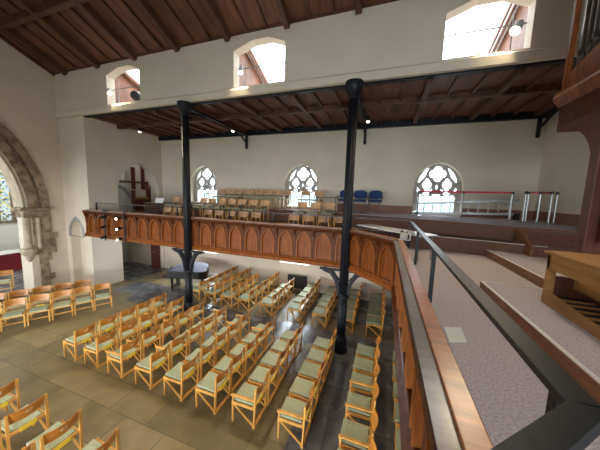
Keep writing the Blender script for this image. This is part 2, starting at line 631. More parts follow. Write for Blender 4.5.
# the south side, behind the viewer: aisle wall and clerestory with unseen openings sized to the light wanted inside
plate('wall_south', rect(XE - .3, XW + .3, H, 2.95), [rect(x - 1.3, x + 1.3, -3.6, -2.0) for x in (-10.5, -6.5, -2.5)] + [rect(x - .9, x + .9, -.4, 1.5) for x in (-10.5, -6.5, -2.5)] + [rect(.5, 4.0, -3.6, 2.5)], .3, 'plaster', fXZ(-4.3, -1), kind='structure')
plate('wall_south', rect(XE - .3, XW + .3, 2.95, 4.95), [rect(x - .55, x + .55, 3.5, 4.3) for x in (-10.5, -6.5, -2.5, 1.8)], .4, 'plaster', fXZ(-.6, -1), kind='structure')
struct('gallery_floor', MB().box(XE, -1.21, -4.29, -.95, -1.945, -1.25), 'carpet')  # unseen south slab, added to keep low daylight off the upper walls
struct('ceiling_south', MB().box(XE - .3, XW + .3, -4.6, -.6, 2.95, 3.05), 'roof_wood')
struct('wall_southeast', MB().box(XE - .3, XE, -4.6, -.6, H, 2.95), 'plaster')

# chancel beyond the arch, and the transept room beyond the aisle
struct('wall_chancel_end', MB().box(-20.8, -20.5, 1, 11.2, H, 4), 'plaster_white')
struct('wall_chancel_south', MB().box(-20.5, XE - .75, -.6, -.4, H, 1.0), 'plaster_white')
struct('ceiling_chancel', MB().box(-20.8, XE - .75, -.6, 11.2, 4.6, 4.8), 'plaster_white')
struct('wall_transept_east', MB().box(-14.85, -14.6, YC + .5, 11.2, H, 2.95), 'plaster_white')
struct('wall_transept_north', MB().box(-20.5, -12.0, 10.95, 11.2, H, 4.6), 'plaster_white')
struct('wall_transept_south', MB().box(-14.6, PIER - .3, YC + .51, YC + .6, H, 2.95), 'plaster_white')
struct('ceiling_transept', MB().box(-14.85, PIER - .3, YC + .5, 11.2, 2.95, 3.05), 'plaster_white')
struct('baseboard_north', MB().box(PIER, 4.7, YF - .03, YF, H, H + .14), 'plaster_white')
struct('baseboard_north', MB().box(-1.9, 1.0, YF - .04, YF, -.55, -.24).box(2.64, XW, YF - .04, YF, -.55, -.24), 'dado')
struct('baseboard_west', MB().box(XW - .04, XW, 6.9, YF - .04, -.55, -.24), 'dado')

# stained window and altar seen through the arch
w = thing('window_4', None, None)
w['kind'] = 'structure'
plate('window_frame', arch(7.85, .72, -2.05, .9, 1.2), [arch(7.54, .23, -1.9, .8, .5), arch(8.16, .23, -1.9, .8, .5)], .1, 'stone_dark', fYZ(-20.48), w)
MB().box(-20.49, -20.47, 7.12, 8.4, -1.95, 1.6).build('pane', 'stained', w)

# ------------------------------------------------------------------ nave roof
SL = .4322
yr, zr = 3.05, 4.75 + .4322 * (YC - 3.05)
ce = MB()
ce.add([(XE - .2, YC + .1, 4.707), (XW + .2, YC + .1, 4.707), (XW + .2, yr, zr), (XE - .2, yr, zr),
        (XE - .2, YC + .1, 4.857), (XW + .2, YC + .1, 4.857), (XW + .2, yr, zr + .15), (XE - .2, yr, zr + .15)],
       [(0, 1, 2, 3), (4, 5, 6, 7), (0, 1, 5, 4), (1, 2, 6, 5), (2, 3, 7, 6), (3, 0, 4, 7)])
ce.add([(XE - .2, -.9, 4.62), (XW + .2, -.9, 4.62), (XW + .2, yr, zr), (XE - .2, yr, zr),
        (XE - .2, -.9, 4.77), (XW + .2, -.9, 4.77), (XW + .2, yr, zr + .15), (XE - .2, yr, zr + .15)],
       [(0, 1, 2, 3), (4, 5, 6, 7), (0, 1, 5, 4), (1, 2, 6, 5), (2, 3, 7, 6), (3, 0, 4, 7)])
roof = struct('ceiling', ce, 'roof_wood')


def rz_(y):
    return 4.75 + SL * (YC - y)


k = 0
x = -13.25
main = [-12.45 + 1.92 * i for i in range(10)]
for x in main:
    MB().bar((x, YC - .02, rz_(YC) - .11), (x, yr, zr - .11), .15, .26).build('rafter', 'roof_beam', roof)
    for j in (1, 2):
        xx = x + .64 * j
        if xx < XW:
            MB().bar((xx, YC - .0, rz_(YC) - .03), (xx, yr, zr - .03), .06, .11).build('rafter', 'roof_beam', roof)
for j in (1, 2):
    MB().bar((-12.45 - .45 * j, YC, rz_(YC) - .03), (-12.45 - .45 * j, yr, zr - .03), .06, .11).build('rafter', 'roof_beam', roof)
for y in (4.98,):
    MB().box(XE, XW, y - .08, y + .08, rz_(y) - .24, rz_(y) - .02).build('purlin', 'roof_beam', roof)
MB().box(XE, XW, YC - .03, YC, 4.68, 4.74).build('wall_plate', 'roof_beam', roof)
MB().add([(XE + .002, YC, rz_(YC) - .12), (XE + .10, YC, rz_(YC) - .12), (XE + .10, yr, zr - .12), (XE + .002, yr, zr - .12),
          (XE + .002, YC, rz_(YC)), (XE + .10, YC, rz_(YC)), (XE + .10, yr, zr), (XE + .002, yr, zr)],
         [(0, 1, 2, 3), (4, 5, 6, 7), (0, 1, 5, 4), (1, 2, 6, 5), (2, 3, 7, 6), (3, 0, 4, 7)]).build('verge_board', 'roof_beam', roof)

# ------------------------------------------------------------------ aisle ceiling
ac = MB()
xs = [XE - .2] + [v for a, b, s, t in CL for v in (a, b)] + [XW]
ac.box(PIER - .3, XW, YC + .02, YF, 2.951, 3.05)
ac_o = struct('ceiling_aisle', ac, 'roof_wood')
x = .83 - 1.78 * 7
while x < XW:
    if x > PIER + .1:
        MB().box(x - .07, x + .07, YC + .16, YF, 2.80, 2.96).build('joist', 'roof_beam', ac_o)
    for j in (1, 2):
        xx = x + .593 * j
        if PIER + .1 < xx < XW - .05:
            MB().box(xx - .035, xx + .035, YC + .16, YF, 2.87, 2.96).build('joist', 'roof_beam', ac_o)
    x += 1.78
MB().box(PIER, XW, 8.0, 8.14, 2.79, 2.955).build('cross_beam', 'roof_beam', ac_o)
MB().box(PIER, XW, YF - .16, YF, 2.74, 2.955).build('wall_plate', 'iron', ac_o)
MB().box(PIER, XW, YC + .02, YC + .16, 2.90, 2.952).build('edge_beam', 'iron', ac_o)

# rooflight wells behind the clerestory openings
GW = 7.0


def gz(y):
    return 4.86 - .385 * (y - GW)


for k, (a, b, s, t) in enumerate(CL):
    w = thing('window_%d' % (k + 5), None, None)
    w['kind'] = 'structure'
    for x0, x1 in ((a - .06, a), (b, b + .06)):
        MB().prism([(GW, 3.16), (10.2, 3.16), (10.2, gz(10.2)), (GW, gz(GW))], (x0, x1), lambda u, v, q: (q, u, v)).build('side_boarding', 'roof_frame', w)
    MB().box(a - .06, b + .06, GW, 10.2, 3.12, 3.16).build('well_floor', 'plaster_white', w)
    MB().box(a - .06, b + .06, 10.15, 10.2, 3.16, gz(10.2)).build('end_boarding', 'plaster_white', w)
    MB().add([(a - .06, GW, gz(GW)), (b + .06, GW, gz(GW)), (b + .06, 10.2, gz(10.2)), (a - .06, 10.2, gz(10.2))], [(0, 1, 2, 3)]).build('pane', 'glass', w)
    fr = MB()
    for x0 in (a + .03, b - .03):
        fr.bar((x0, GW, gz(GW) - .04), (x0, 10.2, gz(10.2) - .04), .09, .10)
    fr.bar((a, GW + .05, gz(GW) - .05), (b, GW + .05, gz(GW) - .05), .08, .08)
    fr.build('window_frame', 'white_paint', w)
    bt = MB()
    for x0 in ((a + .10, a + .19) if k < 2 else (b - .10, b - .19)):
        bt.bar((x0, GW, gz(GW) - .12), (x0, 10.1, gz(10.1) - .12), .05, .09)
    bt.build('roof_batten', 'roof_frame', w)

# ------------------------------------------------------------------ galleries
TP = -.55          # top platform / rear tier
FL = -1.25         # west gallery carpet
ZB = -1.945        # underside of the gallery fronts
ZT = -.82          # top of the gallery fronts
YG = 6.66
struct('gallery_floor', MB().box(PIER - .1, -.9, YG + .10, 8.0, ZB, -1.4), 'carpet')
struct('gallery_tier', MB().box(PIER + .002, -.9, 8.0, 9.15, ZB, -1.0), 'carpet_riser')
struct('gallery_tier', MB().prism([(PIER + .002, 9.15), (-1.55, 9.15), (-1.55, 10.3), (PIER + .002, 10.3)], (ZB, TP), lambda u, v, w: (u, v, w)), 'carpet_riser')
# west gallery slab: bounded by the canted corner front
struct('gallery_floor', MB().prism([(-.9, 6.75), (.45, 5.45), (.45, .8), (-1.2, -.85), (-1.2, -4.2), (XW, -4.2), (XW, 7.0), (-.9, 7.0)], (ZB, FL), lambda u, v, w: (u, v, w)), 'carpet')
# stage steps rising northward, slightly skewed
L0, L1 = (-.9, 7.35), (3.3, 6.48)
U0, U1 = (-.9, 8.35), (3.35, 6.98)
struct('gallery_step', MB().prism([L0, L1, (XW, 6.48), (XW, 8.3), (-.9, 8.5)], (ZB, -.90), lambda u, v, w: (u, v, w)), 'carpet_riser')
struct('gallery_step', MB().prism([(-1.55, 8.55), U0, U1, (XW, 6.98), (XW, YF), (-1.55, YF)], (ZB, TP), lambda u, v, w: (u, v, w)), 'carpet_riser')


def edge_strip(p, q, z, w=.06, out=.012):
    d = Vector((q[0] - p[0], q[1] - p[1], 0)).normalized()
    n = Vector((d.y, -d.x, 0))
    a, b = Vector((p[0], p[1], z)) + n * out, Vector((q[0], q[1], z)) + n * out
    vs = [a, b, b - n * w, a - n * w]
    return MB().add([tuple(v) for v in vs] + [(v.x, v.y, z + .008) for v in vs], [(0, 1, 2, 3), (4, 5, 6, 7), (0, 1, 5, 4), (1, 2, 6, 5), (2, 3, 7, 6), (3, 0, 4, 7)])


struct('trim_3', edge_strip(L0, L1, -.90, .05), 'nosing')
struct('trim_4', MB().prism([(-1.5, 8.57), (U0[0], U0[1] + .02), (U1[0], U1[1] + .02), (XW - .01, 7.0), (XW - .01, YF - .05), (-1.5, YF - .05)], (TP, TP + .006), lambda u, v, w: (u, v, w)), 'carpet')
# organ platform, L-shaped, with wooden risers and pale nosings
struct('organ_platform', MB().prism([(1.35, -4), (XW, -4), (XW, 6.47), (2.31, 6.68), (2.31, 3.93), (1.35, 3.93)], (FL, -1.10), lambda u, v, w: (u, v, w)), 'carpet')
struct('trim_5', MB().box(1.335, 1.35, -4, 3.93, FL, -1.098), 'riser_wood')
struct('trim_6', MB().box(2.295, 2.31, 3.945, 6.69, FL, -1.098).box(1.335, 2.295, 3.93, 3.945, FL, -1.098), 'riser_wood')
struct('trim_7', MB().box(1.33, 1.365, -4, 3.945, -1.098, -1.090).box(2.29, 2.325, 3.945, 6.69, -1.098, -1.090).box(1.365, 2.29, 3.925, 3.948, -1.098, -1.092), 'nosing')


# gallery fronts: cornice, plinth, boarding, pilasters and gothic arch panels
def front(name, label, p0, p1, pitches, back='oak'):
    """front from p0 to p1 (plan), outer side to the right of the direction p0 -> p1; pitches: pilaster stations along it"""
    root = thing(name, label, 'gallery front', (p0[0], p0[1], 0))
    d = Vector((p1[0] - p0[0], p1[1] - p0[1], 0))
    L = d.length
    root.rotation_euler = (0, 0, math.atan2(d.y, d.x))
    # local frame: x along, -y outward
    f = lambda u, v, w: (u, -w, v)
    MB().box(0, L, .0, .035, ZB + .05, ZT - .02).build('backing_board', back, root)
    b = MB()
    prof = [(-.10, ZT - .03), (-.15, ZT - .03), (-.15, ZT - .075), (-.11, ZT - .10), (-.07, ZT - .16), (0, ZT - .17), (0, ZT - .03)]
    b.prism(prof, (0, L), lambda u, v, w: (w, u, v))
    b.build('cornice', 'oak_dark', root)
    MB().box(0, L, -.14, -.06, ZT - .032, ZT - .018).build('cap_edge', 'cap_edge', root)
    MB().box(0, L, -.06, .04, ZT - .03, ZT).build('cap_rail', 'cap_worn', root, bevel=.006)
    b = MB().prism([(0, ZB), (-.10, ZB), (-.12, ZB + .05), (-.12, ZB + .09), (-.07, ZB + .13), (-.05, ZB + .16), (0, ZB + .16)], (0, L), lambda u, v, w: (w, u, v))
    b.box(0, L, 0, .10, ZB, ZB + .05)
    b.build('plinth_rail', 'oak' if back == 'oak' else 'oak_dark', root)
    mesh_p = {}
    for i, u in enumerate(pitches):
        b = MB().box(-.03, .03, -.055, 0, ZB + .15, ZT - .15)
        b.prism([(-.055, ZT - .32), (-.075, ZT - .26), (-.13, ZT - .12), (-.13, ZT - .09), (-.05, ZT - .09)], (-.028, .028), lambda uu, v, w: (w, uu, v))
        o = b.build('pilaster', 'oak_dark', root)
        o.location = (u, 0, 0)
        if i + 1 < len(pitches):
            w = pitches[i + 1] - u - .06
            key = round(w, 2)
            if key not in mesh_p:
                a = w / 2
                o = plate('arch_panel', rect(-a, a, ZB + .14, ZT - .14), [arch(0, a - .03, ZB + .17, ZT - .56, .38)], .045, 'oak_dark', f, root)  # spandrels darker and moulding lighter than the boards, relief shading put into colour
                am = MB().sweep(arch(0, a - .045, ZB + .17, ZT - .56, .365)[1:] + [(-(a - .045), ZB + .17)], .032, .065, f).build('arch_moulding', 'oak_light', o)
                bt = MB()
                n = 4
                for j in range(1, n):
                    q = -a + .035 + (w - .07) * j / n
                    bt.box(q - .004, q + .004, -.004, 0, ZB + .17, ZT - .50 + .2 * (1 - abs(q) / a))
                bo = bt.build('board_joint', 'oak_red', o)
                mesh_p[key] = (o.data, bo.data, am.data)
            else:
                o = link('arch_panel', mesh_p[key][0], root)
                link('board_joint', mesh_p[key][1], o)
                link('arch_moulding', mesh_p[key][2], o)
            o.location = (u + .03 + w / 2, 0, 0)
    return root


nx0, nx1 = -11.74, -.88
pn = [nx0 + .06, ]
ps = [-11.70, -11.14, -10.58, -10.0, -9.42] + [-9.42 + .5815 * i for i in range(1, 15)]
ps = [p - nx0 for p in ps if p < nx1 - .12] + [nx1 - nx0 - .05]
gn = front('gallery_front', 'long carved oak gallery front with pointed arch panels along the aisle', (nx0, YG), (nx1, YG), ps)
# bracket closing the far end
b = MB().prism([(0, ZT - .03), (-.17, ZT - .03), (-.17, ZT - .08), (-.09, ZT - .3), (-.06, ZT - .6), (-.08, ZB + .15), (-.14, ZB + .12), (-.14, ZB), (0, ZB)], (-.05, .02), lambda u, v, w: (w, u, v))
b.build('end_bracket', 'oak', gn)
dl = math.hypot(1.25, 1.25)
front('gallery_front', 'canted corner of carved oak gallery front between iron column and near parapet', (-.87, YG - .02), (.355, YG - 1.245), [.05, .60, 1.16, 1.72])
front('gallery_front', 'near oak parapet with worn orange-brown cap beside the carpeted floor', (.365, 5.40), (.365, .74), [.05 + .583 * i for i in range(8)], 'oak_red')
front('gallery_front', 'canted oak parapet under the wide black handrail at the nearest corner', (.36, .735), (-1.2, -.825), [.05 + .55 * i for i in range(4)])

# ------------------------------------------------------------------ black handrail on the gallery
hr = thing('handrail', 'flat black steel handrail on slim posts along the near parapet', 'handrail', (0, 0, 0))
zh = -.55
MB().prism([(.52, .842), (.605, .85), (.705, 6.95), (.625, 6.95)], (zh - .03, zh), lambda u, v, w: (u, v, w)).build('rail', 'rail_black', hr, bevel=.004)
MB().prism([(.52, .842), (.617, .842), (-.58, -.30), (-.66, -.25)], (zh - .045, zh + .003), lambda u, v, w: (u, v, w)).build('corner_rail', 'rail_black', hr, bevel=.003)
for y in (.93, 3.26, 5.12, 6.90):
    x = .562 + .0172 * (y - .85)
    MB().box(x - .022, x + .022, y - .02, y + .02, FL, zh - .03).build('post', 'rail_black', hr)
hn = thing('handrail', 'thin black handrail on slim posts above the long carved gallery front', 'handrail', (0, 0, 0))
MB().box(-11.66, .62, 6.93, 6.975, zh - .01, zh + .02).build('rail', 'rail_gloss', hn)
for x in (-11.64, -9.45, -7.2, -4.95, -3.3, -1.6):
    MB().box(x - .018, x + .018, 6.93, 6.97, -1.4, zh - .01).build('post', 'rail_black', hn)
ht = thing('handrail', 'thin black handrail in front of the back row of gallery chairs', 'handrail', (0, 0, 0))
MB().box(-8.0, -1.7, 9.2, 9.23, -.02, .005).build('rail', 'rail_black', ht)
for x in (-7.9, -5.9, -4.0, -1.8):
    MB().box(x - .014, x + .014, 9.2, 9.23, TP, -.02).build('post', 'rail_black', ht)

# ------------------------------------------------------------------ iron columns and roof brackets
def iron_column(x, label):
    r = thing('iron_column', label, 'column', (x, 6.47, 0), 0, 'iron columns')
    r['kind'] = 'thing'
    MB().lathe((0, 0, 0), [(.125, H + .42), (.125, ZB - .75)], 48, 8, .13).build('lower_shaft', 'iron', r, smooth=True)
    MB().lathe((0, 0, 0), [(.19, H), (.19, H + .1), (.17, H + .14), (.17, H + .36), (.14, H + .42), (.125, H + .5)], 8).build('base', 'iron', r)
    MB().lathe((0, 0, 0), [(.125, ZB - .75), (.115, 2.5)], 48, 8, .13).build('upper_shaft', 'iron', r, smooth=True)
    MB().lathe((0, 0, 0), [(.12, 2.46), (.15, 2.5), (.14, 2.56), (.20, 2.66), (.225, 2.74), (.225, 2.86)], 16).build('capital', 'iron', r)
    MB().lathe((0, 0, 0), [(.13, ZB - .80), (.165, ZB - .77), (.165, ZB - .70), (.13, ZB - .67)], 16).build('collar', 'iron', r)
    for sg in (-1, 1):
        b = MB()
        pts = [(.10, ZB - .72), (.14, ZB - .5), (.22, ZB - .28), (.36, ZB - .10), (.58, ZB - .03)]
        b.sweep([(sg * u, v) for u, v in pts], .10, .12, lambda u, v, w: (u, w - .06, v))
        b.box(sg * .1, sg * .68, -.05, .05, ZB - .05, ZB - .002)
        b.sweep([(sg * u, v) for u, v in ((.12, ZB - .30), (.22, ZB - .20), (.30, ZB - .06))], .035, .06, lambda u, v, w: (u, w - .03, v))
        b.build('gallery_bracket', 'iron', r)
    b = MB().box(-.05, .05, .0, 10.12 - 6.47, 2.72, 2.86)
    b.bar((0, .10, 2.55), (0, .9, 2.74), .06, .06)
    b.build('roof_beam', 'iron', r)
    b = MB().box(-.045, .045, 3.66, 3.74, 2.25, 2.74)
    b.bar((0, 3.75, 2.38), (0, 3.0, 2.72), .06, .06)
    b.lathe((0, 3.70, 0), [(.03, 2.12), (.06, 2.16), (.05, 2.2), (.075, 2.25)], 10)
    b.build('wall_bracket', 'iron', r)
    return r


iron_column(-.92, 'black iron column at the canted corner of the gallery front')
iron_column(-6.28, 'black iron column in front of the piano and long gallery front')
wb = thing('roof_bracket', 'black iron bracket under the aisle ceiling beside the organ case', 'bracket', (4.5, 6.47, 0))
MB().box(-.05, .05, .5, 10.12 - 6.47, 2.72, 2.86).build('roof_beam', 'iron', wb)
b = MB().box(-.045, .045, 3.66, 3.74, 2.25, 2.74)
b.bar((0, 3.75, 2.38), (0, 2.9, 2.72), .06, .06)
b.lathe((0, 3.70, 0), [(.03, 2.12), (.06, 2.16), (.05, 2.2), (.075, 2.25)], 10)
b.build('wall_bracket', 'iron', wb)

# ------------------------------------------------------------------ lamps
def lampspot(name, loc, aim, power, col=(1, .80, .52), size=1.5, blend=.6):
    l = bpy.data.lights.new(name, 'SPOT')
    l.energy, l.color, l.spot_size, l.spot_blend, l.shadow_soft_size = power, col, size, blend, .05
    o = bpy.data.objects.new(name, l)
    o.location = loc
    o.rotation_euler = (Vector(aim) - Vector(loc)).to_track_quat('-Z', 'Y').to_euler()
    COL.objects.link(o)


def spotlight(label, loc, aim, r=.075, glow='lamp_glow', hang=(0, 0, .2), group=None, power=0, lit=True, name='spotlight', body='black_plastic'):
    t = thing(name, label, 'lamp', loc, 0, group)
    d = (Vector(aim) - Vector(loc)).normalized()
    MB().tube(-d * .2, d * .0, r * .75, 14, r).build('housing', body, t)
    o = MB().tube(d * .001, d * .012, r * .92, 14).build('lens', glow if lit else 'black_lacquer', t)
    MB().tube(-d * .1, Vector(hang), .012, 8).build('bracket_arm', body, t)
    if power:
        lampspot('lamp_light', tuple(Vector(loc) + d * .03), aim, power)
    return t


spotlight('lit spotlight on the roof beam behind the piano column', (-6.05, 8.75, 2.55), (-6, 6.6, H), .06, 'lamp_white', (-.12, 0, .2), power=25)
spotlight('lit spotlight on the roof beam behind the canted-corner column', (-.72, 8.7, 2.55), (-.6, 7, H), .06, 'lamp_white', (-.12, 0, .2), power=25)
spotlight('lit spotlight under the aisle ceiling above the wooden framed opening', (-10.4, 8.1, 2.6), (-9, 6, H), .06, 'lamp_white', (0, 0, .22), power=20)
# lamps in the clerestory openings, on a tie bar
for k_, ((a, b_, s, t), fr_, lab) in enumerate(((CL[0], .08, 'lit spotlight in the clerestory opening with the black lantern'), (CL[1], .16, 'lit spotlight on the bar across the middle clerestory opening'),
                                (CL[2], .87, 'large lit spotlight in the clerestory opening beside the organ'))):
    x = a + (b_ - a) * fr_ + (.16 if k_ == 0 else .03 if k_ == 1 else -.12)
    y = YC - .10
    z = 3.58 if fr_ < .5 else 3.55
    aim = (-4.3, 4.2, H) if fr_ < .5 else (-1.8, 4.0, H)
    spotlight(lab, (x, y, z), aim, .075 if fr_ < .5 else .10, 'lamp_glow', (0, .05, .22), power=560, body='white_paint')
    tb = MB().tube((a + .01, YC + .25, 3.86), (b_ - .01, YC + .25, 3.86), .016, 8)
    for q in (.16, .84):
        tb.tube((a + (b_ - a) * q, YC + .25, 3.235), (a + (b_ - a) * q, YC + .25, 4.1), .012, 8)
    tag(tb.build('lamp_bar', 'steel', None), 'thin steel lamp bar across the clerestory opening ' + ('with the black lantern' if a < -9 else 'between the two iron columns' if a < 0 else 'beside the organ'), 'bar', 'lamp bars')
t = thing('lantern', 'black theatre lantern standing in the far clerestory opening', 'lamp', (-9.4, YC + .62, 3.46))
MB().tube((0, 0, .25), (.22, -.28, .12), .15, 14, .17).build('housing', 'black_plastic', t)
MB().tube((.22, -.28, .12), (.23, -.30, .11), .15, 14).build('lens', 'black_plastic', t)
b = MB().bar((-.16, 0, .0), (-.16, 0, .3), .03, .02).bar((.16, 0, .0), (.16, 0, .3), .03, .02).box(-.2, .2, -.1, .1, -.29, -.26)
b.bar((-.16, 0, 0), (.16, 0, 0), .03, .02).tube((0, 0, 0), (0, 0, -.28), .02, 8)
b.build('yoke', 'black_plastic', t)

for x in (-9.0, -5.2, -1.4):                       # added fill lamps in the opposite clerestory, unseen behind the viewer
    spotlight('unseen added spotlight in the south clerestory above ' + ('the chancel end' if x < -8 else 'the middle of the nave' if x < -4 else 'the organ end'), (x, -.35, 3.6), (x * .55 - 1.2, 4.0, H), .10, 'lamp_glow', (0, -.05, .22), power=(380 if x < -3 else 50), body='white_paint')

# stage-lamp poles fixed to the gallery front
def lamp_pole(x, lit, label):
    t = thing('lamp_pole', label, 'stage lamp pole', (x, YG - .24, 0), 0, 'stage lamp poles')
    MB().tube((0, .06, ZB - .05), (0, .06, ZT + .08), .022, 10).build('pole', 'black_plastic', t)
    MB().box(-.03, .03, .06, .24, ZT + .001, ZT + .03).build('clamp', 'black_plastic', t)
    for z in (-1.02, -1.42, -1.82):
        sx = -.12 if lit else .1
        h = MB().tube((sx, .02, z), (sx + .03, -.16, z - .03), .045, 14, .055).tube((0, .06, z), (sx, 0, z), .016, 8).box(sx - .09, sx + .09, -.04, .0, z - .02, z + .02)
        o = h.build('lamp_head', 'black_plastic', t)
        MB().tube((sx + .03, -.161, z - .03), (sx + .032, -.168, z - .03), .042, 14).build('lens', 'lamp_white' if lit else 'black_lacquer', o)


lamp_pole(-10.45, False, 'stage lamp pole with three unlit lamps near the far end of the gallery front')
lamp_pole(-9.35, True, 'stage lamp pole with three lit lamps on the gallery front')

# ------------------------------------------------------------------ chairs
def curved_panel(x0, hw, z0, z1, t=.014, bow=.06, n=8, rake=.05):
    mb = MB()
    vs, fs = [], []
    for i in range(n + 1):
        y = -hw + 2 * hw * i / n
        o = bow * (1 - (y / hw) ** 2)
        for zz, xx in ((z0, 0), (z1, rake * (z1 - z0) / .17)):
            vs += [(x0 + xx + o, y, zz), (x0 + xx + o + t, y, zz)]
    for i in range(n):
        a, b = 4 * i, 4 * i + 4
        fs += [(a, b, b + 2, a + 2), (a + 1, a + 3, b + 3, b + 1), (a, a + 1, b + 1, b), (a + 2, b + 2, b + 3, a + 3)]
    fs += [(0, 2, 3, 1), (4 * n, 4 * n + 1, 4 * n + 3, 4 * n + 2)]
    return mb.add(vs, fs)


def panel_x(z):
    return .195 + (z - .59) * .2927


def make_chair(arms=(), yellow=False, marks=True, back='chair_back', full=True):
    """faces -x; origin on the floor under the seat"""
    t = thing('chair', 'x', 'chair')
    W2 = .235
    s = MB()
    n = 6
    # seat pad with a slight dish
    top = []
    vs, fs = [], []
    for i in range(n + 1):
        for j in range(n + 1):
            x, y = -.245 + .43 * i / n, -.195 + .39 * j / n
            vs.append((x, y, .455 - .02 * (1 - (2 * j / n - 1) ** 2) + .012 * (1 - i / n) - (.012 if i in (0, n) or j in (0, n) else 0)))
    m = len(vs)
    vs += [(x, y, .405) for x, y, z in vs]
    w = n + 1
    for i in range(n):
        for j in range(n):
            a = i * w + j
            fs += [(a, a + 1, a + w + 1, a + w), (m + a, m + a + w, m + a + w + 1, m + a + 1)]
    for i in range(n):
        fs += [(i, m + i, m + i + 1, i + 1), (n * w + i, n * w + i + 1, m + n * w + i + 1, m + n * w + i),
               (i * w, (i + 1) * w, m + (i + 1) * w, m + i * w), (i * w + n, m + i * w + n, m + (i + 1) * w + n, (i + 1) * w + n)]
    s.add(vs, fs).build('seat', 'seat_green', t, smooth=False)
    curved_panel(.195, .212 if full else .19, .59, .795).build('backrest', back, t)
    if not full:
        f = MB()
        for sy in (-1, 1):
            f.box(-.215, -.19, sy * .175 - .012, sy * .175 + .012, 0, .43)
            f.bar((.20, sy * .175, 0), (.212, sy * .175, .64), .024, .03)
        f.box(-.2, .2, -.19, .19, .385, .405)
        f.build('frame', 'chair_wood', t)
        return t
    f = MB()
    for sy in (-1, 1):
        f.box(-.23, .22, sy * W2 - .012, sy * W2 + .012, .365, .41)
    f.box(-.235, -.21, -W2, W2, .365, .41).box(.20, .235, -W2, W2, .385, .425)
    f.build('seat_frame', 'chair_wood', t)
    for sy in (-1, 1):
        MB().bar((-.22, sy * W2, 0), (-.22, sy * W2, .43), .028, .034).build('leg', 'chair_wood', t)
        MB().bar((.225, sy * W2, 0), (.262, sy * W2, .79), .028, .036).build('leg', 'chair_wood', t)
        MB().bar((-.21, sy * W2, .37), (.215, sy * W2, .035), .022, .03).build('brace', 'chair_wood', t)
    MB().box(.20, .25, -.262, .262, .0, .03).build('floor_rail', 'chair_wood', t)
    for sy in arms:
        MB().bar((-.25, sy * W2, .545), (.25, sy * W2, .555), .045, .026).bar((-.215, sy * W2, .43), (-.215, sy * W2, .54), .028, .03).build('armrest', 'chair_wood', t)
    if yellow:
        o = MB().box(.236, .252, -.10, .10, .38, .45).build('tag_strip', 'yellow', t)
        o['label'] = 'yellow strip'
    if marks:
        b = MB()
        for y0 in (-.035, .012):
            b.bar((panel_x(.665) + .073, y0, .665), (panel_x(.735) + .073, y0, .735), .02, .004)
        b.build('painted_mark', 'paint_mark', t)
    return t


KIND = {}


def chair(kind, x, y, rz, label, group, z=H):
    """kind: (arms, yellow, marks, back material, full)"""
    if kind not in KIND:
        t = make_chair(*kind)
        KIND[kind] = t
    else:
        t = dup(KIND[kind])
    t.location = (x, y, z)
    t.rotation_euler = (0, 0, rz)
    t['label'] = label
    t['group'] = group
    return t


# near block, ten rows across the nave
RX = [-1.06, -2.01, -2.88, -3.72, -4.58, -5.47, -6.32, -7.11]
ends = ['near', 'far']
YS = [3.80, 4.35, 4.90, 5.44, 5.98]
CNT = ['end', 'second', 'middle', 'fourth', 'far end']
ROWN = ['first', 'second', 'third', 'fourth', 'fifth', 'sixth', 'seventh', 'eighth']
ARMS = {(0, 0): (-1,), (1, 0): (-1,), (4, 1): (-1,), (5, 0): (-1, 1), (3, 4): (-1, 1), (2, 4): (-1,), (4, 4): (1,), (5, 2): (1,), (6, 3): (-1,)}
YEL = {(0, 0), (0, 1), (1, 0), (1, 1), (1, 2), (1, 3), (1, 4), (2, 0), (2, 1), (2, 2), (3, 0), (3, 1), (3, 2), (4, 0), (4, 1), (4, 3), (5, 0), (5, 3), (6, 0), (6, 2), (7, 0), (7, 1), (0, 3)}
for i, xr in enumerate(RX):
    for j, y in enumerate(YS):
        ar_ = ARMS.get((i, j), ())
        ye = (i, j) in YEL
        extra = ('two-armed ' if len(ar_) == 2 else 'one-armed ' if ar_ else '') + ('yellow-tagged ' if ye else '')
        lab = '%schair, %s from the open floor, %s row left of the corner column' % (extra or 'green-seated ', ORD[j], ROWN[i])
        chair((ar_, ye, True, 'chair_back', True), xr - .23 + rnd.uniform(-.015, .015), y + rnd.uniform(-.004, .004), rnd.uniform(-.02, .02), lab, 'nave chairs before the gallery')
# two rows on the slate by the near parapet
for i, (xs_, ys, nm) in enumerate(((-.19, [2.62, 3.18, 3.72, 4.36, 4.96, 5.52, 6.08], 'slate row right of corner column'),
                                   (.68, [3.3, 3.86, 4.42, 4.98, 5.54, 6.10], 'row half hidden below the parapet'))):
    for j, y in enumerate(ys):
        ar_ = (-1,) if (i == 0 and j in (0, 1, 2, 3, 4)) else ()
        chair((ar_, False, True, 'chair_back', True), xs_, y, rnd.uniform(-.03, .03),
              'green-seated %schair, %s from near end of %s' % ('one-armed ' if ar_ else '', ORD[j], nm), 'chairs by the near parapet')
# far block under the gallery
FX = [-6.78, -6.03, -5.28, -4.51, -3.56, -2.50, -1.60, -.72, .16, 1.08]
for i, xr in enumerate(FX):
    n = 5 if i not in (4, 9) else 4
    for j in range(n):
        y = 7.76 + .54 * j
        if i in (2, 4) and j > 3:
            continue
        ar_ = (1,) if j == n - 1 and i in (6, 8) else ()
        chair((ar_, (i + j) % 4 == 0, False, 'chair_back', True), xr - .23, y, rnd.uniform(-.03, .03),
              'green-seated %schair, %s from the open end of the %s row right of the piano' % ('armed ' if ar_ else 'yellow-tagged ' if (i + j) % 4 == 0 else '', ORD[j], ORD[i]), 'chairs under the gallery')
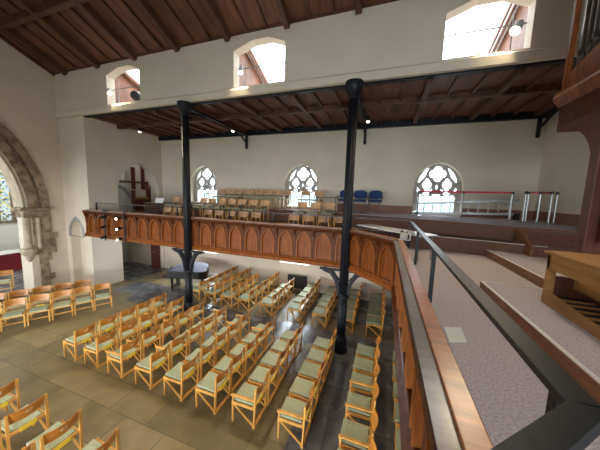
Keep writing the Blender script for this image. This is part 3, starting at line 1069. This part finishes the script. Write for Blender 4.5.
# two angled rows by the chancel step, facing the nave
ang = math.atan2(-.5, .87) + math.pi
q = Vector((.46, .888, 0))
p = Vector((-10.62, 3.86, 0))
for j in range(-1, 5):
    c = p + q * (.535 * j)
    chair(((), j == 1, False, 'chair_back', True), c.x, c.y, ang + rnd.uniform(-.04, .04), 'orange-backed chair, %s from the great arch in the front angled row' % ORD[j + 1], 'angled chairs before the chancel')
p = Vector((-11.42, 4.28, 0))
for j in range(-1, 4):
    c = p + q * (.535 * j)
    chair(((), False, False, 'chair_back', True), c.x, c.y, ang + rnd.uniform(-.04, .04), 'orange-backed chair, %s from the great arch in the rear angled row' % ORD[j + 1], 'angled chairs before the chancel')
chair(((), False, False, 'chair_back', True), -14.75, 5.15, ang, 'lone orange-backed chair standing beyond the great stone arch', 'chancel chair')
# row ends south of the open floor
NUM = {}
SX = [-2.66, -3.56, -4.42, -5.32, -6.22, -7.10]
for i, xr in enumerate(SX):
    for j, y in enumerate((1.95, 1.40)):
        if i == 0 and j == 1 or (i == 5 and j == 0):
            pass
        num = {(2, 0): '43', (3, 0): '47'}.get((i, j))
        c = chair(((), True, num is None, 'chair_back', True), xr - .23, y, rnd.uniform(-.03, .03),
                  ('chair numbered %s with a yellow strip, below the open stone floor' % num) if num else
                  'yellow-tagged chair, %s from the open floor in the %s row of the corner below it' % (ORD[j], ORD[i]), 'chairs south of the open floor')
        if num:
            NUM[num] = c
for num, c in NUM.items():
    cu = bpy.data.curves.new('digits', 'FONT')
    cu.body = num
    cu.size = .10
    cu.align_x = 'CENTER'
    cu.extrude = .001
    ob = bpy.data.objects.new('digits', cu)
    COL.objects.link(ob)
    dg = bpy.context.evaluated_depsgraph_get()
    me = bpy.data.meshes.new_from_object(ob.evaluated_get(dg))
    bpy.data.objects.remove(ob)
    for v in me.vertices:
        zz = .665 + v.co.y
        v.co = (panel_x(zz) + .0742 + v.co.z, v.co.x, zz)
    me.materials.clear()
    me.materials.append(MATS['paint_mark'])
    o = link('painted_number', me, c)
    o['label'] = 'pale number %s' % num

# gallery tier chairs (face the nave, only their backs rise above the rails)
south = P2
R3 = [-7.4, -6.9, -6.41, -5.86, -5.41, -4.97, -4.52, -4.04, -3.19, -2.63]
R2 = [-9.19, -8.69, -7.63, -7.15, -6.63, -6.13, -5.65, -5.11, -4.59, -2.98, -2.46, -1.93]
R1 = [-8.53, -8.02, -7.5, -6.47, -5.95, -5.42, -4.88, -4.36, -2.90, -2.37, -1.85, -1.32]
for xs_, y, z, nm in ((R1, 7.5, -1.4, 'front'), (R2, 8.6, -1.0, 'middle'), (R3, 9.62, TP, 'back')):
    for j, x in enumerate(xs_):
        chair(((), False, False, 'chair_back_pale', False), x, y, south + rnd.uniform(-.04, .04),
              'pale-backed wooden chair, %s from the stage lamp poles in the %s gallery row' % (ORD[j], nm), 'gallery chairs', z)

# ------------------------------------------------------------------ blue chairs, table and bracket on the gallery corner
def make_blue():
    t = thing('blue_chair', 'x', 'chair')
    vs = MB()
    vs.lathe((0, 0, 0), [(.05, .43), (.2, .42), (.25, .45), (.25, .48), (.2, .505), (.05, .51)], 20).xf(Matrix.Diagonal((.9, 1, 1, 1))).build('seat', 'blue_fabric', t, smooth=True)
    b = MB()
    n = 20
    poly = [(.25 * math.copysign(abs(math.cos(a)) ** .7, math.cos(a)), .70 + .17 * math.copysign(abs(math.sin(a)) ** .7, math.sin(a))) for a in (2 * math.pi * i / n for i in range(n))]
    b.prism(poly, (.22, .27), lambda u, v, w: (w + .04 * (v - .6) - .3 * u * u, u, v))
    b.build('backrest', 'blue_fabric', t, bevel=.012)
    for sy in (-1, 1):
        MB().tube((-.20, sy * .23, 0), (-.17, sy * .22, .44), .012, 8).build('leg', 'steel', t)
        MB().tube((.24, sy * .23, 0), (.19, sy * .22, .44), .012, 8).tube((.19, sy * .22, .44), (.26, sy * .2, .72), .012, 8).build('leg', 'steel', t)
        MB().tube((.22, sy * .27, .62), (-.14, sy * .27, .63), .016, 8).tube((-.14, sy * .27, .63), (-.15, sy * .24, .45), .016, 8).build('armrest', 'black_plastic', t)
    return t


BL = None
for x, y, z, lab in ((-1.52, 9.72, TP, 'blue upholstered armchair beside the canted-corner column, farthest from the red belt'), (-.94, 9.72, TP, 'blue upholstered armchair in the middle of the three along the wall'),
                     (-.36, 9.72, TP, 'blue upholstered armchair nearest the ladder in the three along the wall')):
    BL0 = make_blue() if BL is None else dup(BL)
    BL = BL or BL0
    BL0.location = (x, y, z)
    BL0.rotation_euler = (0, 0, south if z == TP else -2.4)
    tag(BL0, lab, 'chair', 'blue chairs')

t = thing('table', 'white-topped folding table behind the canted gallery corner', 'table', (0, 0, 0))
MB().prism([(-.68, 6.70), (.72, 5.30), (1.08, 5.66), (-.32, 7.06)], (-.735, -.705), lambda u, v, w: (u, v, w)).build('tabletop', 'grey_top', t, bevel=.004)
for x, y in ((-.6, 6.72), (.70, 5.42), (.98, 5.66), (-.30, 6.94)):
    MB().tube((x, y, FL if x > -.4 else FL), (x, y, -.735), .013, 8).build('leg', 'steel', t)
t = thing('stool', 'low blue padded stool behind the white table at the gallery corner', 'stool', (.40, 6.85, FL))
MB().box(-.2, .2, -.17, .17, .42, .48).build('seat', 'blue_fabric', t, bevel=.02)
for sx in (-1, 1):
    for sy in (-1, 1):
        MB().tube((sx * .18, sy * .15, 0), (sx * .17, sy * .14, .42), .012, 8).build('leg', 'steel', t)
t = thing('floodlight', 'small beige box lamp in a white bracket on the parapet corner', 'lamp', (.43, 5.33, 0))
MB().box(-.09, .05, -.05, .05, ZT + .03, ZT + .16).build('housing', 'beige_metal', t, bevel=.01)
b = MB().box(.09, .105, -.015, .015, ZT, ZT + .16).box(-.12, .105, -.015, .015, ZT, ZT + .014).box(.03, .1, -.012, .012, ZT + .14, ZT + .155).box(-.02, .02, -.012, .012, ZT + .014, ZT + .03)
b.build('bracket', 'white_paint', t)
MB().lathe((-.06, 0, 0), [(.03, ZT + .16), (.035, ZT + .17), (.03, ZT + .19)], 10).lathe((.03, 0, 0), [(.02, ZT + .16), (.02, ZT + .18)], 10).build('knob', 'black_plastic', t)
tag(MB().prism([(.64, 2.64), (.80, 2.70), (.775, 2.43), (.625, 2.37)], (FL, FL + .004), lambda u, v, w: (u, v, w)).build('paper_sheet', 'paper'), 'pale sheet of paper lying on the mauve carpet', 'paper')
tag(MB().bar((.69, 2.57, FL + .005), (.75, 2.53, FL + .005), .012, .002).build('x', 'steel'), None, None)
bpy.data.objects.remove(bpy.data.objects['x'])

# ------------------------------------------------------------------ belt barriers, ladder, stage stair
def stanchion(x, y, label, group):
    t = thing('barrier_post', label, 'barrier post', (x, y, TP + .006), 0, group)
    MB().lathe((0, 0, 0), [(.15, 0), (.15, .012), (.05, .03), (.03, .05)], 16).build('base', 'steel', t)
    MB().tube((0, 0, .03), (0, 0, .80), .026, 12).build('tube', 'steel', t)
    MB().tube((0, 0, .80), (0, 0, .88), .034, 12).build('belt_head', 'black_plastic', t)
    return t


BP = [(1.10, 9.55), (2.38, 9.25), (3.58, 9.0)]
labs = ['steel barrier post at the window end of the red belt', 'steel barrier post in the middle of the long red belt', 'steel barrier post at the corner end of the long red belt']
ts = [stanchion(x, y, l, 'belt barrier posts') for (x, y), l in zip(BP, labs)]
for k in (0, 1):
    (x0, y0), (x1, y1) = BP[k], BP[k + 1]
    MB().bar((.03, 0, .85), (x1 - x0 - .03, y1 - y0, .85), .004, .055).build('belt', 'red_belt', ts[k])
CL2 = [(3.62, 8.35), (3.80, 8.62), (3.90, 8.28), (4.06, 8.62), (4.12, 8.24), (4.32, 8.42)]
for k, (x, y) in enumerate(CL2):
    t = stanchion(x, y, 'steel barrier post, %s from the red belt in the cluster by the corner' % ORD[k], 'clustered barrier posts')
    if k in (1, 2, 3):
        x1, y1 = CL2[k + 1]
        MB().bar((.02, 0, .85), (x1 - x - .02, y1 - y, .85), .004, .05).build('belt', 'red_belt', t)
t = thing('ladder', 'aluminium ladder lying on its side along the wall behind the red belt', 'ladder', (0, 0, 0))
for za, zb in ((-.46, -.36), (-.12, .10)):
    MB().bar((1.15, 9.98, za), (4.12, 9.85, zb), .03, .075).build('rail', 'aluminium', t)
for i in range(10):
    u = (i + .7) / 10.6
    x, y = 1.15 + 2.97 * u, 9.98 - .13 * u
    MB().tube((x, y, -.46 + .1 * u), (x + .02, y, -.12 + .22 * u), .016, 8).build('rung', 'aluminium', t)
MB().box(1.1, 1.2, 9.94, 10.02, TP + .006, -.42).build('foot', 'black_plastic', t)
MB().box(4.02, 4.16, 9.8, 9.9, TP + .006, -.33).build('foot', 'black_plastic', t)

t = thing('stage_stair', 'small dark wooden stair up to the stage beside the organ', 'stair', (0, 0, 0))
for k, (z, y) in enumerate(((-.95, 6.32), (-.80, 6.52), (-.66, 6.72))):
    MB().box(2.98, 4.2, y, 6.97 if k == 2 else y + .2, -1.10, z).build('step', 'oak_red', t)
    MB().box(2.98, 4.2, y - .015, y + .03, z, z + .012).build('nosing', 'dado', t)
MB().prism([(6.3, -1.10), (6.97, -1.10), (6.97, -.60), (6.78, -.60), (6.3, -.90)], (2.94, 2.98), lambda u, v, w: (w, u, v)).build('stringer', 'riser_wood', t)

# ------------------------------------------------------------------ organ case and console
OX = 2.28
t = thing('organ_case', 'tall dark red-brown organ case with pipes overhanging its carved sill', 'organ', (0, 0, 0))
y1, y0 = 4.72, 1.6
b = MB().prism([(OX - .05, 1.56), (OX - .06, 1.52), (OX - .03, 1.47), (OX + .02, 1.40), (OX + .02, 1.60), (OX - .05, 1.60)], (y0, y1 + .04), lambda u, v, w: (u, w, v))
b.build('sill_moulding', 'oak', t)
MB().box(OX + .02, OX + .10, y0, y1, 1.12, 1.50).build('fascia', 'oak_dark', t)
MB().box(OX + .02, 4.6, y0, y1, 1.05, 1.12).build('soffit', 'oak_red', t)
MB().box(OX, OX + .06, y1 - .07, y1, 1.58, 4.3).build('corner_post', 'oak', t, bevel=.012)
MB().prism([(y1 - .07, 1.58), (y0, 1.58), (y0, 2.3), (3.9, 2.0), (y1 - .07, 1.80)], (OX + .01, OX + .03), lambda u, v, w: (w, u, v)).build('lower_panel', 'oak', t)
MB().box(OX + .20, OX + .25, y0, y1, 1.58, 4.3).build('backing_board', 'oak_red', t)
MB().box(OX + .12, 4.6, y1 - .05, y1, 1.5, 4.3).build('side_panel', 'oak_dark', t)
for k in range(7):
    y = y1 - .15 - .105 * k
    zb = 1.74 + .05 * k
    p_ = MB().lathe((OX + .11, y, 0), [(.015, zb), (.034, zb + .24), (.042, zb + .26), (.042, 3.7 - .1 * k)], 14)
    o = p_.build('pipe', 'pipe', t, smooth=False)
    MB().box(OX + .064, OX + .07, y - .02, y + .02, zb + .28, zb + .34).build('pipe_mouth', 'black_plastic', o)
# lower post, bracket and panels
MB().box(OX, OX + .16, 3.83, 3.97, -1.10, 1.05).build('post', 'oak_red', t, bevel=.01)
n = 10
pts = [(3.97, 1.05), (4.60, 1.05)] + [(4.60 - .63 * math.sin(i / n * P2), .45 + .60 - .60 * (1 - math.cos(i / n * P2))) for i in range(1, n)] + [(3.97, .45)]
MB().prism(pts, (OX + .02, OX + .10), lambda u, v, w: (w, u, v)).build('curved_bracket', 'oak_red', t)
MB().box(OX + .10, OX + .14, y0, 3.83, -.42, 1.05).build('panelling', 'oak_dark', t)
for y in (3.5, 3.0, 2.5):
    MB().box(OX + .07, OX + .10, y - .04, y + .04, -.42, 1.05).build('stile', 'oak_red', t)
MB().box(OX + .4, OX + .45, y0, 3.83, -1.10, -.42).build('recess_back', 'black_plastic', t)  # black sheet, the darkness of the opening put into its colour

t = thing('organ_console', 'pale oak organ console with pedalboard on the carpeted platform', 'organ console', (0, 0, 0))
MB().prism([(1.77, 3.53), (2.24, 3.53), (2.24, 1.5), (1.77, 1.5)], (-.56, -.525), lambda u, v, w: (u, v, w)).build('lid', 'console_wood', t, bevel=.006)
MB().box(1.79, 1.815, 1.55, 3.48, -.72, -.56).build('apron', 'console_wood', t)
for y in (3.44, 1.55):
    MB().box(1.79, 1.86, y, y + .05, -1.10, -.56).build('end_post', 'console_wood', t)
    MB().box(1.86, 2.2, y + .01, y + .04, -1.10, -.80).build('side_panel', 'oak_red', t)
MB().box(2.02, 2.05, 1.6, 3.44, -.92, -.78).build('back_rail', 'console_wood', t)
MB().box(2.17, 2.2, 1.6, 3.44, -1.10, -.56).build('back_panel', 'oak_red', t)
n = 14
pts = [(3.42 - 1.86 * i / n, -.945 - .07 * math.sin(math.pi * min(1, i / n)) ** 1) for i in range(n + 1)] + [(1.56, -1.10), (3.42, -1.10)]
MB().prism(pts, (1.755, 1.788), lambda u, v, w: (w, u, v)).build('kick_board', 'console_wood', t)
pb = MB().box(1.80, 2.16, 1.6, 3.44, -1.10, -1.06).build('pedalboard', 'oak_red', t)
for i in range(24):
    y = 3.40 - .075 * i
    MB().box(1.80, 2.15, y - .014, y + .014, -1.06, -1.02).build('pedal', 'console_wood' if i % 2 else 'black_plastic', pb)

# ------------------------------------------------------------------ piano, black panel and other things under the gallery
t = thing('grand_piano', 'black grand piano under a dark blue-grey cover behind the iron column', 'piano', (-8.1, 8.6, H), math.radians(18))
n = 12
out = [(-.75, -.72), (-.75, .72), (.2, .72)] + [(.2 + .55 * math.sin(i / 8 * P2), .72 - .95 * (i / 8) ** 1.4) for i in range(1, 9)] + [(.86, -.45), (.78, -.66), (.6, -.72)]
MB().prism(out, (.62, .93), lambda u, v, w: (u, v, w)).build('case', 'black_lacquer', t, bevel=.015)
MB().prism([(u * 1.015, v * 1.015) for u, v in out], (.931, .965), lambda u, v, w: (u, v, w)).build('cover', 'blue_cover', t, bevel=.01)
MB().box(-.98, -.75, -.70, .70, .62, .74).build('key_bed', 'black_lacquer', t, bevel=.01)
for x, y in ((-.65, -.58), (-.65, .58), (.62, -.42)):
    MB().lathe((x, y, 0), [(.035, 0), (.03, .05), (.045, .12), (.065, .62)], 8).build('leg', 'black_lacquer', t)
MB().box(-.72, -.66, -.12, .12, .12, .62).box(-.85, -.62, -.14, .14, .06, .12).build('pedal_lyre', 'black_lacquer', t)

t = thing('bag', 'small black bag on the floor beside the grand piano', 'bag', (-10.1, 9.3, H))
MB().lathe((0, 0, 0), [(.14, 0), (.22, .05), (.25, .18), (.22, .32), (.12, .41), (.04, .43)], 16).build('bag_body', 'black_plastic', t, smooth=True)
MB().sweep([(-.09, .40), (-.07, .50), (0, .54), (.07, .50), (.09, .40)], .025, .03, lambda u, v, w: (u, w - .015, v)).build('handle', 'black_plastic', t)
t = thing('display_screen', 'wide black screen on a low stand against the far wall below the gallery', 'screen', (-3.55, 10.12, H))
MB().box(-.46, .46, -.03, .03, .10, .72).build('panel', 'black_plastic', t, bevel=.01)
MB().box(-.3, -.24, -.14, .14, 0, .03).box(.24, .3, -.14, .14, 0, .03).box(-.29, -.25, -.02, .02, .03, .1).box(.25, .29, -.02, .02, .03, .1).build('stand', 'black_plastic', t)

# door seen through the low doorway, timber frame seen through the arched opening
d = thing('door_1', None, None)
d['kind'] = 'structure'
MB().box(-12.0, -11.93, 9.7, 10.24, H, -2.3).build('door_leaf', 'red_door', d)
MB().box(-11.93, -11.9, 9.76, 9.82, -3.35, -3.25).build('door_handle', 'steel', d)

t = thing('timber_frame', 'dark red timber framing and posts seen through the pointed opening', 'timber frame', (0, 0, 0))
X0 = -12.9
MB().box(X0 - .05, X0 + .05, 7.9, 10.28, .42, .54).build('beam', 'stone_dark', t)
MB().box(X0 + .1, X0 + .2, 9.36, 9.52, .1, 1.25).build('hanging_post', 'red_door', t)
MB().box(X0 + .1, X0 + .2, 9.9, 10.06, .1, 1.6).build('hanging_post', 'red_door', t)
MB().box(X0 + .3, X0 + .42, 9.2, 9.33, -1.4, .05).build('post', 'oak_red', t)
MB().box(X0 + .3, X0 + .42, 10.0, 10.1, -.35, .55).build('post', 'oak_red', t)
MB().box(X0 + .35, X0 + .42, 9.25, 10.1, -.42, -.30).build('rail', 'console_wood', t)
MB().box(X0 + .3, X0 + .35, 9.35, 10.28, -1.4, -.42).build('panel', 'red_door', t)
MB().prism([(10.1, -.42), (10.28, -.42), (10.28, .35), (10.1, -.3)], (X0 + .3, X0 + .35), lambda u, v, w: (w, u, v)).build('gable_panel', 'red_door', t)
MB().box(X0 + .2, X0 + .35, 8.2, 10.28, -1.95, -1.4).build('base_panel', 'red_door', t)
MB().box(X0 - .3, X0 + .2, 8.2, 8.4, -1.95, -1.5).build('support', 'red_door', t)
t = thing('stone_arch', 'grey pointed stone arch behind the timber frame', 'arch', (0, 0, 0))
a_ = [(y, z) for y, z in arch(9.35, .8, -1.4, -.7, .95)[1:]]
MB().sweep(a_ + [(8.55, -1.4)], .16, .15, lambda u, v, w: (-13.9 + w, u, v)).build('arch_moulding', 'stone_grey', t)
MB().box(-13.9, -13.75, 8.42, 10.25, -1.95, -1.4).build('threshold', 'stone_grey', t)
struct('trim_8', MB().box(PIER + .01, -.91, 7.985, 8.03, -1.0, -.992).box(PIER + .01, -1.56, 9.135, 9.18, TP, TP + .008), 'nosing')
t = thing('music_stand', 'white sheet on a stand beside the gallery chairs', 'music stand', (-9.62, 8.05, -1.0))
b = MB().tube((0, 0, .02), (0, 0, .55), .012, 8)
for k in range(3):
    a = 2 * math.pi * k / 3
    b.tube((0, 0, .12), (.2 * math.cos(a), .2 * math.sin(a), .005), .01, 8)
t.location = (-9.62, 8.3, -1.0)
b.build('stand', 'black_plastic', t)
MB().bar((-.23, 0, .62), (.23, 0, .62), .015, .24, (0, .4, 1)).build('sheet', 'white_paint', t)

# altar and pillar beyond the great arch
t = thing('altar', 'altar with red frontal and white cloth beyond the great arch', 'altar', (-18.3, 6.75, H))
MB().box(-.4, .4, -.75, .75, 0, .92).build('frontal', 'red_cloth', t)
MB().box(-.45, .45, -.8, .8, .92, .97).box(.401, .43, -.8, -.72, .55, .92).build('cloth', 'white_cloth', t)
t = thing('flower_vase', 'small pale vase standing on the altar cloth', 'vase', (-18.2, 7.25, H + .97))
MB().lathe((0, 0, 0), [(.06, 0), (.1, .08), (.11, .16), (.05, .26), (.07, .3)], 12).build('vase_body', 'stone_grey', t, smooth=True)
MB().lathe((0, 0, 0), [(.03, .3), (.15, .36), (.18, .46), (.10, .56), (.02, .58)], 10).build('flower_head', 'white_cloth', t)
t = thing('chancel_pillar', 'weathered stone pillar beyond the great arch at the frame edge', 'pillar', (-19.6, 6.2, H))
t['kind'] = 'thing'
MB().lathe((0, 0, 0), [(.24, 0), (.24, .2), (.16, .3), (.15, 1.8), (.22, 1.95), (.26, 2.1)], 16).build('shaft', 'stone_grey', t, smooth=False)
MB().lathe((0, 0, 0), [(.28, 2.1), (.34, 2.2), (.34, 2.35)], 16).build('capital', 'stone', t)
